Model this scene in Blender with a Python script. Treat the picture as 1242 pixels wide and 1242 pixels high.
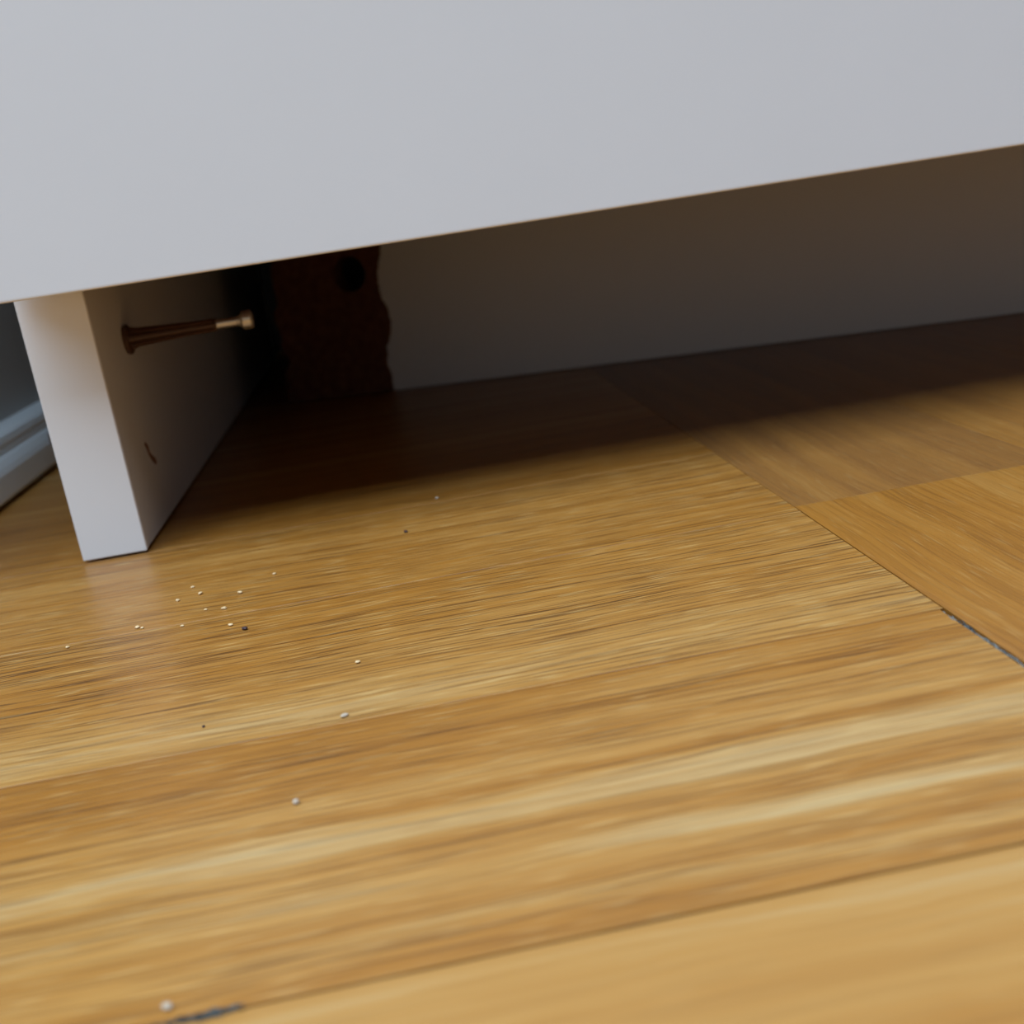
import bpy, bmesh, math, random
from mathutils import Vector, Matrix
R_ = random.Random(7)
for o in list(bpy.data.objects): bpy.data.objects.remove(o)
S = bpy.context.scene
C = S.collection

# ------------------------------------------------------------------ camera
cd = bpy.data.cameras.new('camera'); cam = bpy.data.objects.new('camera', cd); C.objects.link(cam)
r = Vector((0.98141396, -0.12472407, -0.14584428)); u = Vector((0.17397073, 0.25747155, 0.95049597)); f = Vector((0.08099897, 0.95820264, -0.27438451))
pos = Vector((0.0860665, -0.2737024, 0.0722136))
m = Matrix.Identity(4)
for i in range(3): m[i][0], m[i][1], m[i][2], m[i][3] = r[i], u[i], -f[i], pos[i]
cam.matrix_world = m
cd.sensor_width = 36; cd.lens = 1320.61/1242*36; cd.clip_start = .004; cd.clip_end = 50
cd.dof.use_dof = True; cd.dof.focus_distance = .207; cd.dof.aperture_fstop = 21
S.camera = cam

# ------------------------------------------------------------------ light
w = bpy.data.worlds.new('world'); S.world = w; w.use_nodes = True
w.node_tree.nodes['Background'].inputs[0].default_value = (.75, .87, 1, 1)
w.node_tree.nodes['Background'].inputs[1].default_value = .6
def area(name, loc, target, sx, sy, power, col):
    l = bpy.data.lights.new(name, 'AREA'); l.shape = 'RECTANGLE'; l.size = sx; l.size_y = sy; l.energy = power; l.color = col
    o = bpy.data.objects.new(name, l); C.objects.link(o); o.location = loc
    o.rotation_euler = (Vector(target)-Vector(loc)).to_track_quat('-Z', 'Y').to_euler(); return o
# daylight falling in through the roof window above and behind the camera
RX0, RX1, RY0, RY1, RZ = -3.9, 2.1, -3.0, .44, 2.45
WX0, WX1, WY0, WY1 = -3.2, .9, -1.9, .34
area('window_daylight', ((WX0+WX1)/2, (WY0+WY1)/2, RZ+.02), ((WX0+WX1)/2, (WY0+WY1)/2, 0), WX1-WX0-.1, WY1-WY0-.1, 222, (.61, .795, 1))
S.view_settings.view_transform = 'Standard'; S.view_settings.look = 'None'
S.view_settings.exposure = 0; S.view_settings.gamma = 1; S.view_settings.use_curve_mapping = False

# ------------------------------------------------------------------ material helpers
class NT:
    def __init__(s, name):
        s.m = bpy.data.materials.new(name); s.m.use_nodes = True; s.t = s.m.node_tree
        s.b = s.t.nodes['Principled BSDF']
    def n(s, typ, **k):
        x = s.t.nodes.new(typ)
        for a, v in k.items(): setattr(x, a, v)
        return x
    def put(s, sock, v):
        if isinstance(v, bpy.types.NodeSocket): s.t.links.new(v, sock)
        else: sock.default_value = v
    def math(s, op, a, b=0., c=0., clamp=False):
        x = s.n('ShaderNodeMath', operation=op, use_clamp=clamp)
        for i, v in enumerate((a, b, c)): s.put(x.inputs[i], v)
        return x.outputs[0]
    def noise(s, vec, scale, detail=2, rough=.5, dist=0):
        x = s.n('ShaderNodeTexNoise'); s.put(x.inputs['Vector'], vec); x.inputs['Scale'].default_value = scale
        x.inputs['Detail'].default_value = detail; x.inputs['Roughness'].default_value = rough; x.inputs['Distortion'].default_value = dist
        return x.outputs['Fac']
    def comb(s, x, y, z):
        c = s.n('ShaderNodeCombineXYZ')
        for i, v in enumerate((x, y, z)): s.put(c.inputs[i], v)
        return c.outputs[0]
    def ramp(s, fac, stops):
        x = s.n('ShaderNodeValToRGB'); s.put(x.inputs[0], fac); e = x.color_ramp.elements
        while len(e) < len(stops): e.new(.5)
        for i, (p, c) in enumerate(stops): e[i].position = p; e[i].color = (*c, 1)
        return x.outputs[0]
    def mix(s, fac, a, b, blend='MIX'):
        x = s.n('ShaderNodeMix', data_type='RGBA', blend_type=blend); s.put(x.inputs[0], fac)
        s.put(x.inputs[6], a if not isinstance(a, tuple) else (*a, 1)); s.put(x.inputs[7], b if not isinstance(b, tuple) else (*b, 1))
        return x.outputs[2]
    def rng(s, v, a, b, c=0., d=1.):
        x = s.n('ShaderNodeMapRange'); s.put(x.inputs[0], v)
        for i, q in enumerate((a, b, c, d)): s.put(x.inputs[i+1], q)
        return x.outputs[0]
    def bump(s, h, strength, dist):
        x = s.n('ShaderNodeBump'); s.put(x.inputs['Height'], h); x.inputs['Strength'].default_value = strength; x.inputs['Distance'].default_value = dist
        s.t.links.new(x.outputs[0], s.b.inputs['Normal'])
    def obco(s): return s.n('ShaderNodeTexCoord').outputs['Object']
def plain(name, col, rough=.5, var=.06, scale=60, bump=0., metal=0., spec=.5):
    k = NT(name); co = k.obco(); n = k.noise(co, scale, 3)
    c = k.mix(n, tuple(v*(1-var) for v in col), tuple(min(1, v*(1+var)) for v in col))
    k.put(k.b.inputs['Base Color'], c); k.b.inputs['Roughness'].default_value = rough; k.b.inputs['Metallic'].default_value = metal
    k.b.inputs['Specular IOR Level'].default_value = spec
    if bump: k.bump(k.noise(co, scale*8, 2), bump, .0002)
    return k.m

def oak():
    k = NT('oak_stave')
    at = k.n('ShaderNodeAttribute', attribute_name='stave_co'); sp = k.n('ShaderNodeSeparateXYZ'); k.put(sp.inputs[0], at.outputs['Vector'])
    a, b = sp.outputs[0], sp.outputs[1]
    pr = k.n('ShaderNodeAttribute', attribute_name='stave_look'); ps = k.n('ShaderNodeSeparateColor'); k.put(ps.inputs[0], pr.outputs['Color'])
    tint, amp, por = ps.outputs[0], ps.outputs[1], ps.outputs[2]
    warp = k.noise(k.comb(k.math('MULTIPLY', a, 9), k.math('MULTIPLY', b, 16), 0.), 1, 2)
    b1 = k.math('MULTIPLY_ADD', k.math('SUBTRACT', warp, .5), .009, b)
    warp2 = k.noise(k.comb(k.math('MULTIPLY', a, 45), k.math('MULTIPLY', b, 120), 3.), 1, 2)
    b2 = k.math('MULTIPLY_ADD', k.math('SUBTRACT', warp2, .5), .0034, b1)
    band = k.noise(k.comb(k.math('MULTIPLY', a, 2.2), k.math('MULTIPLY', b2, 135), 1.), 1, 2, .55)
    band = k.rng(band, .30, .70)
    fine = k.noise(k.comb(k.math('MULTIPLY', a, 10), k.math('MULTIPLY', b2, 700), 5.), 1, 2, .6)
    fine = k.rng(fine, .25, .75)
    # tone: stave tint + growth-ring bands
    v = k.math('MULTIPLY_ADD', k.math('SUBTRACT', band, .5), amp, tint)
    v = k.math('MULTIPLY_ADD', k.math('SUBTRACT', fine, .5), .17, v)
    blot = k.noise(k.comb(k.math('MULTIPLY', a, 16), k.math('MULTIPLY', b, 26), 9.), 1, 2)
    v = k.math('MULTIPLY_ADD', k.math('SUBTRACT', blot, .5), .22, v)
    col = k.ramp(v, [(0, (.19, .062, .008)), (.35, (.345, .134, .018)), (.6, (.43, .204, .047)), (.82, (.49, .305, .125)), (1, (.53, .355, .170))])
    # open pores: short dark dashes along the grain, denser in the early wood
    p1 = k.noise(k.comb(k.math('MULTIPLY', a, 50), k.math('MULTIPLY', b1, 2700), 7.), 1, 1)
    p2 = k.noise(k.comb(k.math('MULTIPLY', a, 22), k.math('MULTIPLY', b1, 1500), 11.), 1, 1)
    p3 = k.noise(k.comb(k.math('MULTIPLY', a, 9), k.math('MULTIPLY', b1, 1700), 23.), 1, 1)
    pm = k.math('MULTIPLY', k.rng(p1, .54, .65), .9)
    pm = k.math('MAXIMUM', pm, k.rng(p2, .60, .67))
    pm = k.math('MAXIMUM', pm, k.math('MULTIPLY', k.rng(p3, .63, .68), .8))
    pm = k.math('MULTIPLY', pm, por, clamp=True)
    pm = k.math('MULTIPLY', pm, k.rng(band, 1.0, .15, .45, 1.))
    col = k.mix(pm, col, (.095, .034, .008))
    # fine pale flecks
    fl = k.noise(k.comb(k.math('MULTIPLY', a, 110), k.math('MULTIPLY', b1, 1700), 17.), 1, 1)
    fm = k.math('MULTIPLY', k.rng(fl, .60, .70), k.math('MULTIPLY', por, .28))
    col = k.mix(fm, col, (.74, .50, .20))
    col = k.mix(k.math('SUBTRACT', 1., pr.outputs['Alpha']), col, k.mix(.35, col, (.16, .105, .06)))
    k.put(k.b.inputs['Base Color'], col)
    k.b.inputs['Roughness'].default_value = .42
    k.b.inputs['Specular IOR Level'].default_value = .35
    k.b.inputs['Coat Weight'].default_value = .25; k.b.inputs['Coat Roughness'].default_value = .3
    h = k.math('MULTIPLY_ADD', pm, -1., k.math('MULTIPLY', fine, .35))
    k.bump(h, .2, .00018)
    return k.m
def chipboard():
    k = NT('bare_fibreboard'); co = k.obco(); n = k.noise(co, 260, 4, .65); n2 = k.noise(co, 55, 2)
    c = k.ramp(n, [(.25, (.09, .030, .017)), (.55, (.21, .082, .044)), (.8, (.32, .14, .075))])
    k.put(k.b.inputs['Base Color'], k.mix(n2, c, (.10, .036, .022))); k.b.inputs['Roughness'].default_value = .9
    k.b.inputs['Specular IOR Level'].default_value = .15
    k.bump(n, .6, .0006); return k.m
M = dict(
    white=plain('white_melamine', (.80, .80, .81), .38, .015, 40, .05),
    edge=plain('white_edge_band', (.82, .81, .81), .42, .015, 40, .05),
    oak=oak(), core=chipboard(),
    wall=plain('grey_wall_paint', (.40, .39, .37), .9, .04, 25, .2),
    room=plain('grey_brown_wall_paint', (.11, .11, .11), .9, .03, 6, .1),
    front=plain('warm_grey_bounce_wall_paint', (.30, .258, .22), .9, .03, 6, .1),  # unseen wall, tone set to bounce low warm light onto drawer and plinth
    board=plain('white_gloss_skirting_paint', (.74, .78, .80), .3, .03, 30),
    sub=plain('dark_subfloor', (.03, .022, .015), .9, .3, 40),
    glide=plain('dark_felt_glide', (.03, .025, .02), .9, .2, 300),
    sleeve=plain('brown_plastic_sleeve', (.085, .04, .022), .35, .2, 300),
    steel=plain('dull_zinc_steel', (.74, .68, .56), .38, .1, 500, 0, .9),
    gouge=plain('exposed_brown_board', (.26, .13, .075), .9, .35, 700),
    speck=plain('dark_grit', (.05, .022, .02), .6, .3, 2000),
    crumb=plain('pale_crumb', (.72, .49, .25), .55, .1, 2000),
    fluff=plain('grey_white_crumb', (.50, .38, .27), .7, .1, 2000),
    lint=plain('grey_lint', (.15, .15, .135), .95, .6, 900),
    lint2=plain('dark_lint', (.04, .042, .04), .95, .6, 900),
    glass=plain('window_glass', (.85, .92, .95), .05, .01, 3),
    dark=plain('chipboard_hole', (.06, .03, .02), .95, .3, 200),
)

# ------------------------------------------------------------------ mesh helpers
def link(name, me, mat=None, parent=None, loc=(0, 0, 0)):
    o = bpy.data.objects.new(name, me); C.objects.link(o); o.location = loc
    if mat: me.materials.append(mat)
    if parent: o.parent = parent
    return o
def bmobj(name, bm, mat, parent=None, loc=(0, 0, 0), smooth=False):
    bmesh.ops.recalc_face_normals(bm, faces=bm.faces)
    me = bpy.data.meshes.new(name); bm.to_mesh(me); bm.free()
    if smooth:
        for p in me.polygons: p.use_smooth = True
    return link(name, me, mat, parent, loc)
def addbox(bm, x0, x1, y0, y1, z0, z1, bev=0, seg=2):
    v = bmesh.ops.create_cube(bm, size=1)['verts']
    for q in v: q.co = Vector((x0+(q.co.x+.5)*(x1-x0), y0+(q.co.y+.5)*(y1-y0), z0+(q.co.z+.5)*(z1-z0)))
    if bev:
        bmesh.ops.bevel(bm, geom=list({e for q in v for e in q.link_edges}), offset=bev, segments=seg, profile=.6, affect='EDGES')
def box(name, b, mat, parent=None, bev=0, seg=2):
    bm = bmesh.new(); addbox(bm, *b, bev, seg); return bmobj(name, bm, mat, parent)
def lathe(bm, prof, c, axis='X', n=20, wob=0):
    rings = []
    for d, rad in prof:
        ring = []
        for i in range(n):
            t = 2*math.pi*i/n; rr = rad*(1+wob*math.cos(4*t))
            q = Vector((d, rr*math.cos(t), rr*math.sin(t))) if axis == 'X' else Vector((rr*math.cos(t), rr*math.sin(t), d))
            ring.append(bm.verts.new(Vector(c)+q))
        rings.append(ring)
    for a, b in zip(rings, rings[1:]):
        for i in range(n): bm.faces.new((a[i], a[(i+1) % n], b[(i+1) % n], b[i]))
    bm.faces.new(rings[0]); bm.faces.new(rings[-1])
def tag(o, label, cat, group=None, kind=None):
    o['label'] = label; o['category'] = cat
    if group: o['group'] = group
    if kind: o['kind'] = kind
    return o
def empty(name, loc=(0, 0, 0)):
    o = bpy.data.objects.new(name, None); C.objects.link(o); o.location = loc; o.empty_display_size = .05; return o

# ------------------------------------------------------------------ setting: floor of parquet staves
fl = box('floor', (RX0-.1, RX1+.1, RY0-.1, RY1+.1, -.03, -.0075), M['sub'])
tag(fl, 'amber oak parquet floor laid in blocks of short staves', 'floor', kind='structure')
def stave_geo(cx, cy, along_x, L, W, look, x_trim=(0, 0), zoff=0., tilt=(0, 0), off=None, bevel=None, rings=None):
    """verts, faces, co, for one stave: chamfered top, sides down to the subfloor"""
    hx, hy = (L/2, W/2) if along_x else (W/2, L/2)
    g = .00004; bv = .00004
    x0, x1, y0, y1 = cx-hx+g+x_trim[0], cx+hx-g-x_trim[1], cy-hy+g+(x_trim[2] if len(x_trim) > 2 else 0), cy+hy-g
    vs, co = [], []
    o = off or (R_.uniform(0, 9), R_.uniform(0, 9))
    def add(x, y, z):
        zz = z+zoff+tilt[0]*(x-cx)+tilt[1]*(y-cy) if z > -.005 else z
        vs.append((x, y, zz))
        a, b = (x-cx, y-cy) if along_x else (y-cy, x-cx)
        co.append((a+o[0], b+o[1], 0))
    bw, bh = bevel or (bv, bv)
    for i, z in ((bw, 0), (0, -bh), (0, -.008)):
        for x, y in ((x0+i, y0+i), (x1-i, y0+i), (x1-i, y1-i), (x0+i, y1-i)): add(x, y, z)
    fs = [(0, 1, 2, 3)]
    for k in (0, 4):
        for i in range(4): j = (i+1) % 4; fs.append((k+i, k+4+i, k+4+j, k+j))
    lk = [look]*12
    if rings:      # pale and dark growth bands of this board at their own places across its width
        rg = [(y0+bw, rings[-1][1])]+sorted(q for q in rings if y0+.0004 < q[0] < y1-.0004)+[(y1-bw, rings[0][1])]
        nx = 15; idx = []; tones = {}; ph = R_.uniform(0, 6)
        for ri, (y, t) in enumerate(rg):
            row = []; edge = min(1, min(y-y0-bw, y1-bw-y)/.004)
            for ci in range(nx+1):
                wob = edge*(.0010*math.sin(ci*.8+ri*.3+ph)+.0006*math.sin(ci*2.1-ri*.22+ph*2))
                if ri in (0, len(rg)-1) and ci in (0, nx): k = {(0, 0): 0, (0, nx): 1, (len(rg)-1, nx): 2, (len(rg)-1, 0): 3}[(ri, ci)]
                else: k = len(vs); add(x0+bw+(x1-x0-2*bw)*ci/nx, y+wob, 0)
                tones[k] = t+(0 if edge == 0 else R_.uniform(-.05, .05)); row.append(k)
            idx.append(row)
        fs = [q for q in fs if min(q) > 3]
        for a, b in zip(idx, idx[1:]):
            fs += [(a[c], a[c+1], b[c+1], b[c]) for c in range(nx)]
        fs += [tuple(idx[0])[::-1]+(4, 5), tuple(idx[-1])+(6, 7), tuple(q[nx] for q in idx)[::-1]+(5, 6), tuple(q[0] for q in idx)+(7, 4)]
        lk = [(.5+(tones.get(k, .4)-.5)*.78, look[1], look[2]) for k in range(len(vs))]
    return vs, fs, co, lk
def stave_obj(name, parts, parent):
    vs, fs, co, lk = [], [], [], []
    for v, q, c, l in parts:
        n = len(vs); vs += v; fs += [tuple(i+n for i in t) for t in q]; co += c; lk += l
    me = bpy.data.meshes.new(name); me.from_pydata(vs, [], fs)
    at = me.attributes.new('stave_co', 'FLOAT_VECTOR', 'POINT'); at.data.foreach_set('vector', [x for c in co for x in c])
    at = me.attributes.new('stave_look', 'FLOAT_COLOR', 'POINT'); at.data.foreach_set('color', [x for c in lk for x in (c if len(c) == 4 else (*c, 1))])
    me.update(); return link(name, me, M['oak'], parent)
# look of the staves in view: (tone, ring contrast, pores), grain offset; keyed by (column, row)
HERO = {
    (0, 'x', -.03): ((.42, .22, .9), (1.3, 2.2)),
    (0, 'x', .03): ((.36, .2, .7), (3.1, 4.7)),
    (0, 'x', -.09): ((.50, .24, 1.0), (5.3, 1.1)),
    (0, 'x', -.15): ((.50, .34, .7), (2.6, 3.37)),
    (0, 'x', -.21): ((.60, .22, .15), (7.7, 3.9)),
}
RINGS = {
    (0, 'x', -.09): [(-.060, .40), (-.075, .43), (-.092, .47), (-.103, .48), (-.109, .55), (-.1145, .61), (-.1175, .55), (-.120, .52)],
    (0, 'x', -.15): [(-.120, .24), (-.1235, .30), (-.1315, .42), (-.1398, .52), (-.1450, .46), (-.1468, .42), (-.1490, .66), (-.1525, .62), (-.1565, .50), (-.1590, .50), (-.1620, .70), (-.1648, .66), (-.1665, .42), (-.1714, .34), (-.1735, .60), (-.1750, .58), (-.1765, .36), (-.180, .30)],
    (0, 'x', -.21): [(-.180, .50), (-.1830, .62), (-.190, .60), (-.196, .64), (-.203, .52), (-.215, .6), (-.24, .55)],
}
rest = []
STL, STW = .30, .06
cols = range(-13, 8)
for ci in cols:
    xa = -.135+STL*ci
    if xa+STL <= RX0 or xa >= RX1: continue
    if ci % 2 == 0:
        rows = [(-.03+STW*j) for j in range(-54, 9)]
        for cy in rows:
            if cy+.03 <= RY0-.02 or cy-.03 >= RY1+.02: continue
            key = (ci, 'x', round(cy, 3)); h = HERO.get(key)
            look, off = h if h else ((R_.uniform(.38, .58), R_.uniform(.2, .5), R_.uniform(.3, .9)), None)
            trim = (0, .00075, .0003) if key == (0, 'x', -.15) else (0, .0001) if key == (0, 'x', -.09) else (0, 0)
            gm = stave_geo(xa+STL/2, cy, True, STL, STW, look, trim, R_.uniform(-.00002, .00002), (0, R_.uniform(-.0004, .0004)), off, None, RINGS.get(key))
            if -1 < ci < 3 and cy > -.6: stave_obj('stave', [gm], fl)
            elif abs(ci) <= 3 and cy > -.6: stave_obj('stave', [gm], fl)
            else: rest.append(gm)
    else:
        for rj in range(-12, 3):
            cy = -.056+STL*rj+STL/2
            if cy+.15 <= RY0-.02 or cy-.15 >= RY1+.02: continue
            for j in range(5):
                cx = xa+STW*(j+.5)
                look, off = (R_.uniform(.34, .5), R_.uniform(.15, .3), R_.uniform(.15, .4)), None
                if ci == 1 and rj == -1: look = (.34+.03*(j % 2), .2, .35)
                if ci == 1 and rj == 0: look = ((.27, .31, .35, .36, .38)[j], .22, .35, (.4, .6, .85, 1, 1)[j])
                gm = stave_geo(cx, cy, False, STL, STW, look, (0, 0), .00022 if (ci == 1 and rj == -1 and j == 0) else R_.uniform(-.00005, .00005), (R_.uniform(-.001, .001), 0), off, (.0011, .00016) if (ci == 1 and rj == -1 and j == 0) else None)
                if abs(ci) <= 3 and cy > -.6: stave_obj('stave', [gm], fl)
                else: rest.append(gm)
so = stave_obj('stave_field', rest, fl); so['kind'] = 'stuff'

# ------------------------------------------------------------------ setting: walls, ceiling, window
WLX = -.058
tag(box('wall_left', (WLX-.1, WLX, -.012, RY1, -.01, RZ), M['wall']), 'grey painted wall stub close beside the white cabinet', 'wall', kind='structure')
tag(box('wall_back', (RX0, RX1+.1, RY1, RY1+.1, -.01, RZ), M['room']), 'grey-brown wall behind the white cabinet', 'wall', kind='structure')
tag(box('wall_right', (RX1, RX1+.1, RY0-.1, RY1, -.01, RZ), M['room']), 'grey-brown wall at the far right of the room', 'wall', kind='structure')
tag(box('wall_outer', (RX0-.1, RX0, RY0-.1, RY1+.1, -.01, RZ), M['room']), 'grey-brown wall at the far left of the room', 'wall', kind='structure')
tag(box('wall_front', (RX0, RX1, RY0-.1, RY0, -.01, RZ), M['front']), 'unseen warm grey wall behind the camera, toned to bounce light', 'wall', kind='structure')
bm = bmesh.new()
for b in ((RX0-.1, WX0, RY0-.1, RY1+.1), (WX1, RX1+.1, RY0-.1, RY1+.1), (WX0, WX1, RY0-.1, WY0), (WX0, WX1, WY1, RY1+.1)): addbox(bm, b[0], b[1], b[2], b[3], RZ, RZ+.2)
tag(bmobj('ceiling', bm, M['room']), 'plain ceiling with an opening for the roof window', 'ceiling', kind='structure')
wn = tag(empty('window_1', ((WX0+WX1)/2, (WY0+WY1)/2, RZ)), 'white framed roof window in the ceiling', 'window', kind='structure')
def wpart(name, b, mat):
    o = box(name, b, mat, None, .004); o.parent = wn; o.location = -wn.location; return o
mx = (WX0+WX1)/2
for b in ((WX0, WX0+.05, WY0, WY1), (WX1-.05, WX1, WY0, WY1), (mx-.03, mx+.03, WY0+.05, WY1-.05), (WX0+.05, WX1-.05, WY0, WY0+.05), (WX0+.05, WX1-.05, WY1-.05, WY1)):
    wpart('window_frame', (*b, RZ+.06, RZ+.12), M['board'])
for x0, x1 in ((WX0+.05, mx-.03), (mx+.03, WX1-.05)): wpart('pane', (x0, x1, WY0+.05, WY1-.05, RZ+.088, RZ+.092), M['glass'])

# baseboard along the left wall: stepped moulding swept along Y, chips near the cabinet
prof = [(.0112, .0018), (.0118, .003), (.0118, .0100), (.0112, .0118), (.0100, .0132), (.0088, .0140), (.0090, .0146), (.0086, .0153), (.0090, .0162), (.0086, .0176), (.0072, .0184), (.0040, .0188), (0, .0189), (0, .0018)]
prof = [(d, z if z < .0118 else .0118+(z-.0118)*1.45) for d, z in prof]
def sweep(name, y0, y1, x, sgn=1):
    bm = bmesh.new(); A = [bm.verts.new((x+sgn*d, y0, z)) for d, z in prof]; B = [bm.verts.new((x+sgn*d, y1, z)) for d, z in prof]
    n = len(prof)
    for i in range(n): bm.faces.new((A[i], A[(i+1) % n], B[(i+1) % n], B[i]))
    bm.faces.new(A); bm.faces.new(B); return bmobj(name, bm, M['board'], None, smooth=False)
bb = tag(sweep('baseboard_left', -.012, RY1, WLX), 'low white gloss moulded baseboard on the grey wall beside the cabinet', 'baseboard', kind='structure')
box('chip_mark', (WLX+.0117, WLX+.01195, .146, .1505, .0090, .0135), M['gouge'], bb)
bm = bmesh.new(); addbox(bm, .75, RX1-.001, RY1-.012, RY1-.0005, .0008, .027, .003); tag(bmobj('baseboard_back', bm, M['board']), 'low white baseboard on the back wall right of the cabinet', 'baseboard', kind='structure')

# ------------------------------------------------------------------ cabinet
T = .016; CW = .7325; CDp = .40; H = .0664; CH = .84; LIFT = .0008
cab = tag(empty('cabinet', (0, 0, 0)), 'white melamine chest of drawers with loose plinth board on the parquet', 'cabinet')
for x0, sgn in ((0, 1), (CW-T, -1)):
    sp = box('side_panel', (x0, x0+T, .0006, CDp, LIFT, CH), M['white'], cab, .0003, 1)
    box('edge_band', (x0, x0+T, -.0001, .0006, LIFT-.0001, CH), M['edge'], sp, .00025, 2)
    for y in (.03, .35): box('glide', (x0+.0035, x0+T-.0035, y-.012, y+.012, 0.0001, LIFT), M['glide'], sp)
box('bottom_panel', (T, CW-T, .001, CDp-.004, .0672, .0672+T), M['core'], cab, .0003, 1)
box('top_panel', (-.002, CW+.002, -.018, CDp, CH, CH+.018), M['white'], cab, .0008, 2)
box('back_panel', (T, CW-T, CDp-.0035, CDp, .067, CH), M['core'], cab)
z = H
for hgt in (.19, .19, .19, .19):
    d = box('drawer_front', (.0003, CW-.0003, -.0185, -.0025, z, z+hgt), M['white'], cab, .0006, 3)
    box('drawer_box', (T+.013, CW-T-.013, -.0025, CDp-.05, z+.03, z+hgt-.03), M['white'], d)
    z += hgt+.003
# cam dowel still screwed into the left side panel
DY, DZ = .0313, .0513
dw = empty('cam_dowel', (T, DY, DZ)); dw.parent = cab; dw['label'] = 'brown plastic and steel connector pin sticking out of the side panel'
bm = bmesh.new(); lathe(bm, [(-.0005, .0026), (.0, .0039), (.0010, .0040), (.0015, .0034)], (0, 0, -.0003), n=24); bmobj('flange', bm, M['sleeve'], dw)
bm = bmesh.new(); lathe(bm, [(.0012, .0028), (.003, .0023), (.010, .0019), (.017, .0016), (.0235, .0015), (.0245, .0012)], (0, 0, 0), n=32, wob=.16); bmobj('sleeve', bm, M['sleeve'], dw)
for k in range(4):
    t = math.pi/4+k*math.pi/2; bm = bmesh.new(); addbox(bm, .0015, .0235, -.00028, .00028, .0010, .0026)
    for v in bm.verts:
        if v.co.x > .01 and v.co.z > .002: v.co.z = .0019
    bmesh.ops.rotate(bm, verts=bm.verts, cent=(0, 0, 0), matrix=Matrix.Rotation(t, 3, 'X')); bmobj('rib', bm, M['sleeve'], dw)
bm = bmesh.new(); lathe(bm, [(.024, .0010), (.0244, .00125), (.0300, .00125), (.0303, .0011)], (0, 0, 0), n=20); bmobj('pin', bm, M['steel'], dw, smooth=False)
bm = bmesh.new(); lathe(bm, [(.0296, .0012), (.0308, .0016), (.0316, .0025), (.0336, .0025), (.0340, .0022), (.0341, .0008)], (0, 0, 0), n=20); bmobj('pin_head', bm, M['steel'], dw, smooth=False)
# chipped mark below the dowel
bm = bmesh.new(); pts = []
out = [(-.0052, .0034), (-.0036, .0038), (-.0014, .0022), (-.0012, .0004), (.0008, -.0010), (.0034, -.0022), (.0040, -.0036), (.0024, -.0040), (-.0004, -.0026), (-.0030, -.0002), (-.0040, .0018)]
fv = [bm.verts.new((T+.0001, .0285+a, .0203+b)) for a, b in out]; bv = [bm.verts.new((T-.0004, .0285+a, .0203+b)) for a, b in out]
bm.faces.new(fv); n = len(out)
for i in range(n): bm.faces.new((fv[i], fv[(i+1) % n], bv[(i+1) % n], bv[i]))
bmobj('chip_mark', bm, M['gouge'], cab)

# plinth: knocked in at its left end, foil torn off round the empty cam hole.  local x = along the board from the tear, y = into the cabinet
PYAW = math.radians(-15.389); PA = (.0822, .1979, 0)
pl = empty('plinth', PA); pl.rotation_euler.z = PYAW; pl.parent = cab; pl['label'] = 'white plinth board pushed in at one end, foil torn off to bare brown board'
PH, PL0, PL1, PT = .0650, -.0440, .655, .0158
def fill_board(name, outer, hole, y0, y1, hole_depth, mat, parent):
    bm = bmesh.new()
    def loop(pts, y): return [bm.verts.new((x, y, z)) for x, z in pts]
    o0 = loop(outer, y0); es = [bm.edges.new((o0[i], o0[(i+1) % len(o0)])) for i in range(len(o0))]
    if hole:
        h0 = loop(hole, y0); es += [bm.edges.new((h0[i], h0[(i+1) % len(h0)])) for i in range(len(h0))]
    bmesh.ops.triangle_fill(bm, edges=es, use_beauty=True)
    o1 = loop(outer, y1); n = len(outer)
    for i in range(n): bm.faces.new((o0[i], o0[(i+1) % n], o1[(i+1) % n], o1[i]))
    es = [bm.edges.get((o1[i], o1[(i+1) % n])) for i in range(n)]
    if hole:
        h1 = loop(hole, y1); n = len(hole)
        for i in range(n): bm.faces.new((h0[i], h0[(i+1) % n], h1[(i+1) % n], h1[i]))
        es += [bm.edges.get((h1[i], h1[(i+1) % n])) for i in range(n)]
    bmesh.ops.triangle_fill(bm, edges=es, use_beauty=True)
    return bmobj(name, bm, mat, parent)
left = []
for i in range(27):
    z_ = .0004+(PH-.0004)*i/26
    left.append((PL0-.0025+.0042*(z_/PH)+R_.uniform(-.0007, .0007)+(.0022 if i in (7, 8) else 0)+(-.0012 if i in (14, 15, 16) else 0), z_))
outer = [(PL1, .0004), (PL1, PH)]+left[::-1]
hole = [(-.0094+.0072*math.cos(2*math.pi*i/28), .0515+.0075*math.sin(2*math.pi*i/28)) for i in range(28)]
fill_board('board', outer, hole, 0, PT, .0128, M['core'], pl)
key = [(0, .0012), (.006, .0016), (.012, .0006), (.0196, .0018), (.024, .0042), (.0297, .0051), (.035, .0050), (.040, .0030), (.046, .0028), (.0508, .0030), (.056, .0052), (.0605, .0066), (.066, .007)]
def tear(z):
    for (a, s), (b, t) in zip(key, key[1:]):
        if a <= z <= b: return s+(t-s)*(z-a)/(b-a)
    return key[-1][1]
edge = [(tear(z_)+R_.uniform(-.00035, .00035), z_) for z_ in [.0004+(PH-.0004)*i/60 for i in range(61)]]
foil = [(PL1, .0004), (PL1, PH)]+edge[::-1]
fo = fill_board('foil', foil, None, -.00035, -.00001, 0, M['white'], pl); fo['label'] = 'white foil facing with a torn wavy edge'

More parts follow.
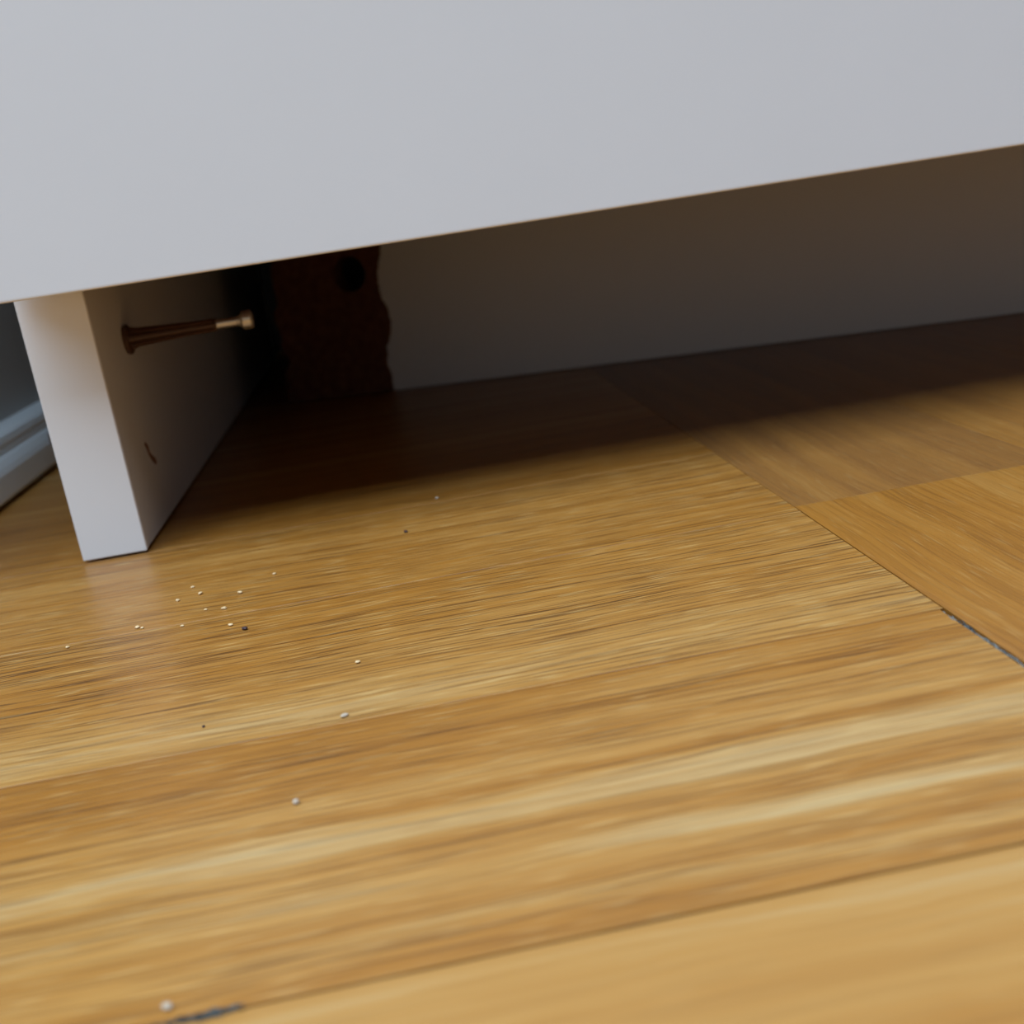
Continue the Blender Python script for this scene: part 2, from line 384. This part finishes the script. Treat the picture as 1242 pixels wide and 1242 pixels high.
# ------------------------------------------------------------------ crumbs, grit and lint on the floor
def bit(name, x, y, size, mat, label, cat, group=None, flat=.6, el=1.3):
    bm = bmesh.new(); bmesh.ops.create_icosphere(bm, subdivisions=2, radius=.5)
    rot = Matrix.Rotation(R_.uniform(0, 6.28), 3, 'Z')
    for v in bm.verts:
        c = v.co.copy(); c *= 1+R_.uniform(-.16, .16); c.x *= el; c.z *= flat; v.co = rot @ c * size
    zmin = min(v.co.z for v in bm.verts)
    o = bmobj(name, bm, M[mat], None, (x, y, -zmin+.00001)); tag(o, label, cat, group); return o
G = 'pale crumbs scattered in front of the side panel'
for x, y, s, lab in (
    (.0330, -.0369, .0007, 'pale crumb nearest the side panel foot, topmost of the scattered cluster'),
    (.0447, -.0471, .0009, 'pale crumb at the right end of the upper cluster row'),
    (.0310, -.0446, .0008, 'pale crumb at the left end of the upper cluster row'),
    (.0356, -.0427, .0009, 'pale crumb just below the topmost crumb of the cluster'),
    (.0424, -.0557, .0009, 'right and larger of two pale crumbs in the middle of the cluster'),
    (.0384, -.0542, .0006, 'left and smaller of two pale crumbs in the middle of the cluster'),
    (.0451, -.0667, .0008, 'pale crumb right beside the dark reddish grit speck'),
    (.0251, -.0579, .0009, 'larger of the two touching pale crumbs left of the cluster'),
    (.0262, -.0585, .0006, 'smaller of the two touching pale crumbs left of the cluster'),
    (.0348, -.0618, .0006, 'tiny pale crumb between the touching pair and the dark speck'),
    (.0122, -.0622, .0007, 'lone pale crumb farthest left on the floor'),
    (.0513, -.0379, .0007, 'lone pale crumb right of the cluster towards the cabinet shadow')):
    bit('crumb', x, y, s, 'crumb', lab, 'crumb', G)
bit('crumb', .0707, -.0976, .0007, 'crumb', 'lone pale yellow crumb right of the dark grit speck, nearer the viewer', 'crumb')
bit('crumb', .0689, -.1179, .0010, 'fluff', 'whitish crumb lying on the joint between two staves', 'crumb', flat=.5)
bit('crumb', .0630, -.1418, .0009, 'fluff', 'round beige crumb in the left foreground of the floor', 'crumb', flat=.8, el=1)
bit('crumb', .0524, -.1777, .0009, 'fluff', 'blurred white crumb at the bottom edge of the picture', 'crumb', flat=.7)
bit('crumb', .0905, .0033, .0010, 'fluff', 'faint grey crumb in the shadow edge under the drawer', 'crumb', flat=.5)
bit('grit_speck', .0483, -.0705, .0010, 'speck', 'dark reddish grit speck beside the pale crumbs', 'grit')
bit('grit_speck', .0814, -.0230, .0009, 'speck', 'small dark grit speck near the shadow of the cabinet', 'grit')
bit('grit_speck', .0464, -.1120, .0005, 'speck', 'tiniest dark speck on the pale foreground stave', 'grit')
# lint packed in the open joint at the right
ln = tag(empty('lint_strip', (.1650, -.135, 0)), 'grey lint packed in the open joint between the stave blocks at right', 'lint')
def strand(name, pts, rad, mat):
    bm = bmesh.new(); rings = []
    for i, p in enumerate(pts):
        rr = rad*(.35+.65*math.sin(math.pi*(i+.5)/len(pts)))
        rings.append([bm.verts.new(Vector(p)+Vector((rr*math.cos(t), 0, rr*math.sin(t)*.8))) for t in (0, 1.57, 3.14, 4.71)])
    for a, b in zip(rings, rings[1:]):
        for i in range(4): bm.faces.new((a[i], a[(i+1) % 4], b[(i+1) % 4], b[i]))
    bm.faces.new(rings[0]); bm.faces.new(rings[-1]); return bmobj(name, bm, mat, ln)
for k in range(46):
    y = R_.uniform(-.022, .014); L = R_.uniform(.003, .009); x = R_.uniform(-.0004, .0002); a = R_.uniform(-.12, .12)
    strand('fibre', [(x+a*L*t+R_.uniform(-.00015, .00015)-.0003, y+L*(t-.5), -.0004+R_.uniform(-.0003, .00045)) for t in [i/6 for i in range(7)]], R_.uniform(.00006, .00017), M['lint' if k % 3 else 'lint2'])

lt = tag(empty('lint_tuft', (.0575, -.1801, 0)), 'dark grey lint tuft in the stave joint at the bottom edge of the picture', 'lint')
for k in range(30):
    y = R_.gauss(0, .0003); x = R_.uniform(-.0045, .0015); L = R_.uniform(.002, .005)
    o = strand('fibre', [(x+L*(t-.5), y+R_.uniform(-.0003, .0003), R_.uniform(.00004, .0003)) for t in [i/6 for i in range(7)]], R_.uniform(.00008, .00016), M['lint' if k % 2 else 'lint2']); o.parent = lt
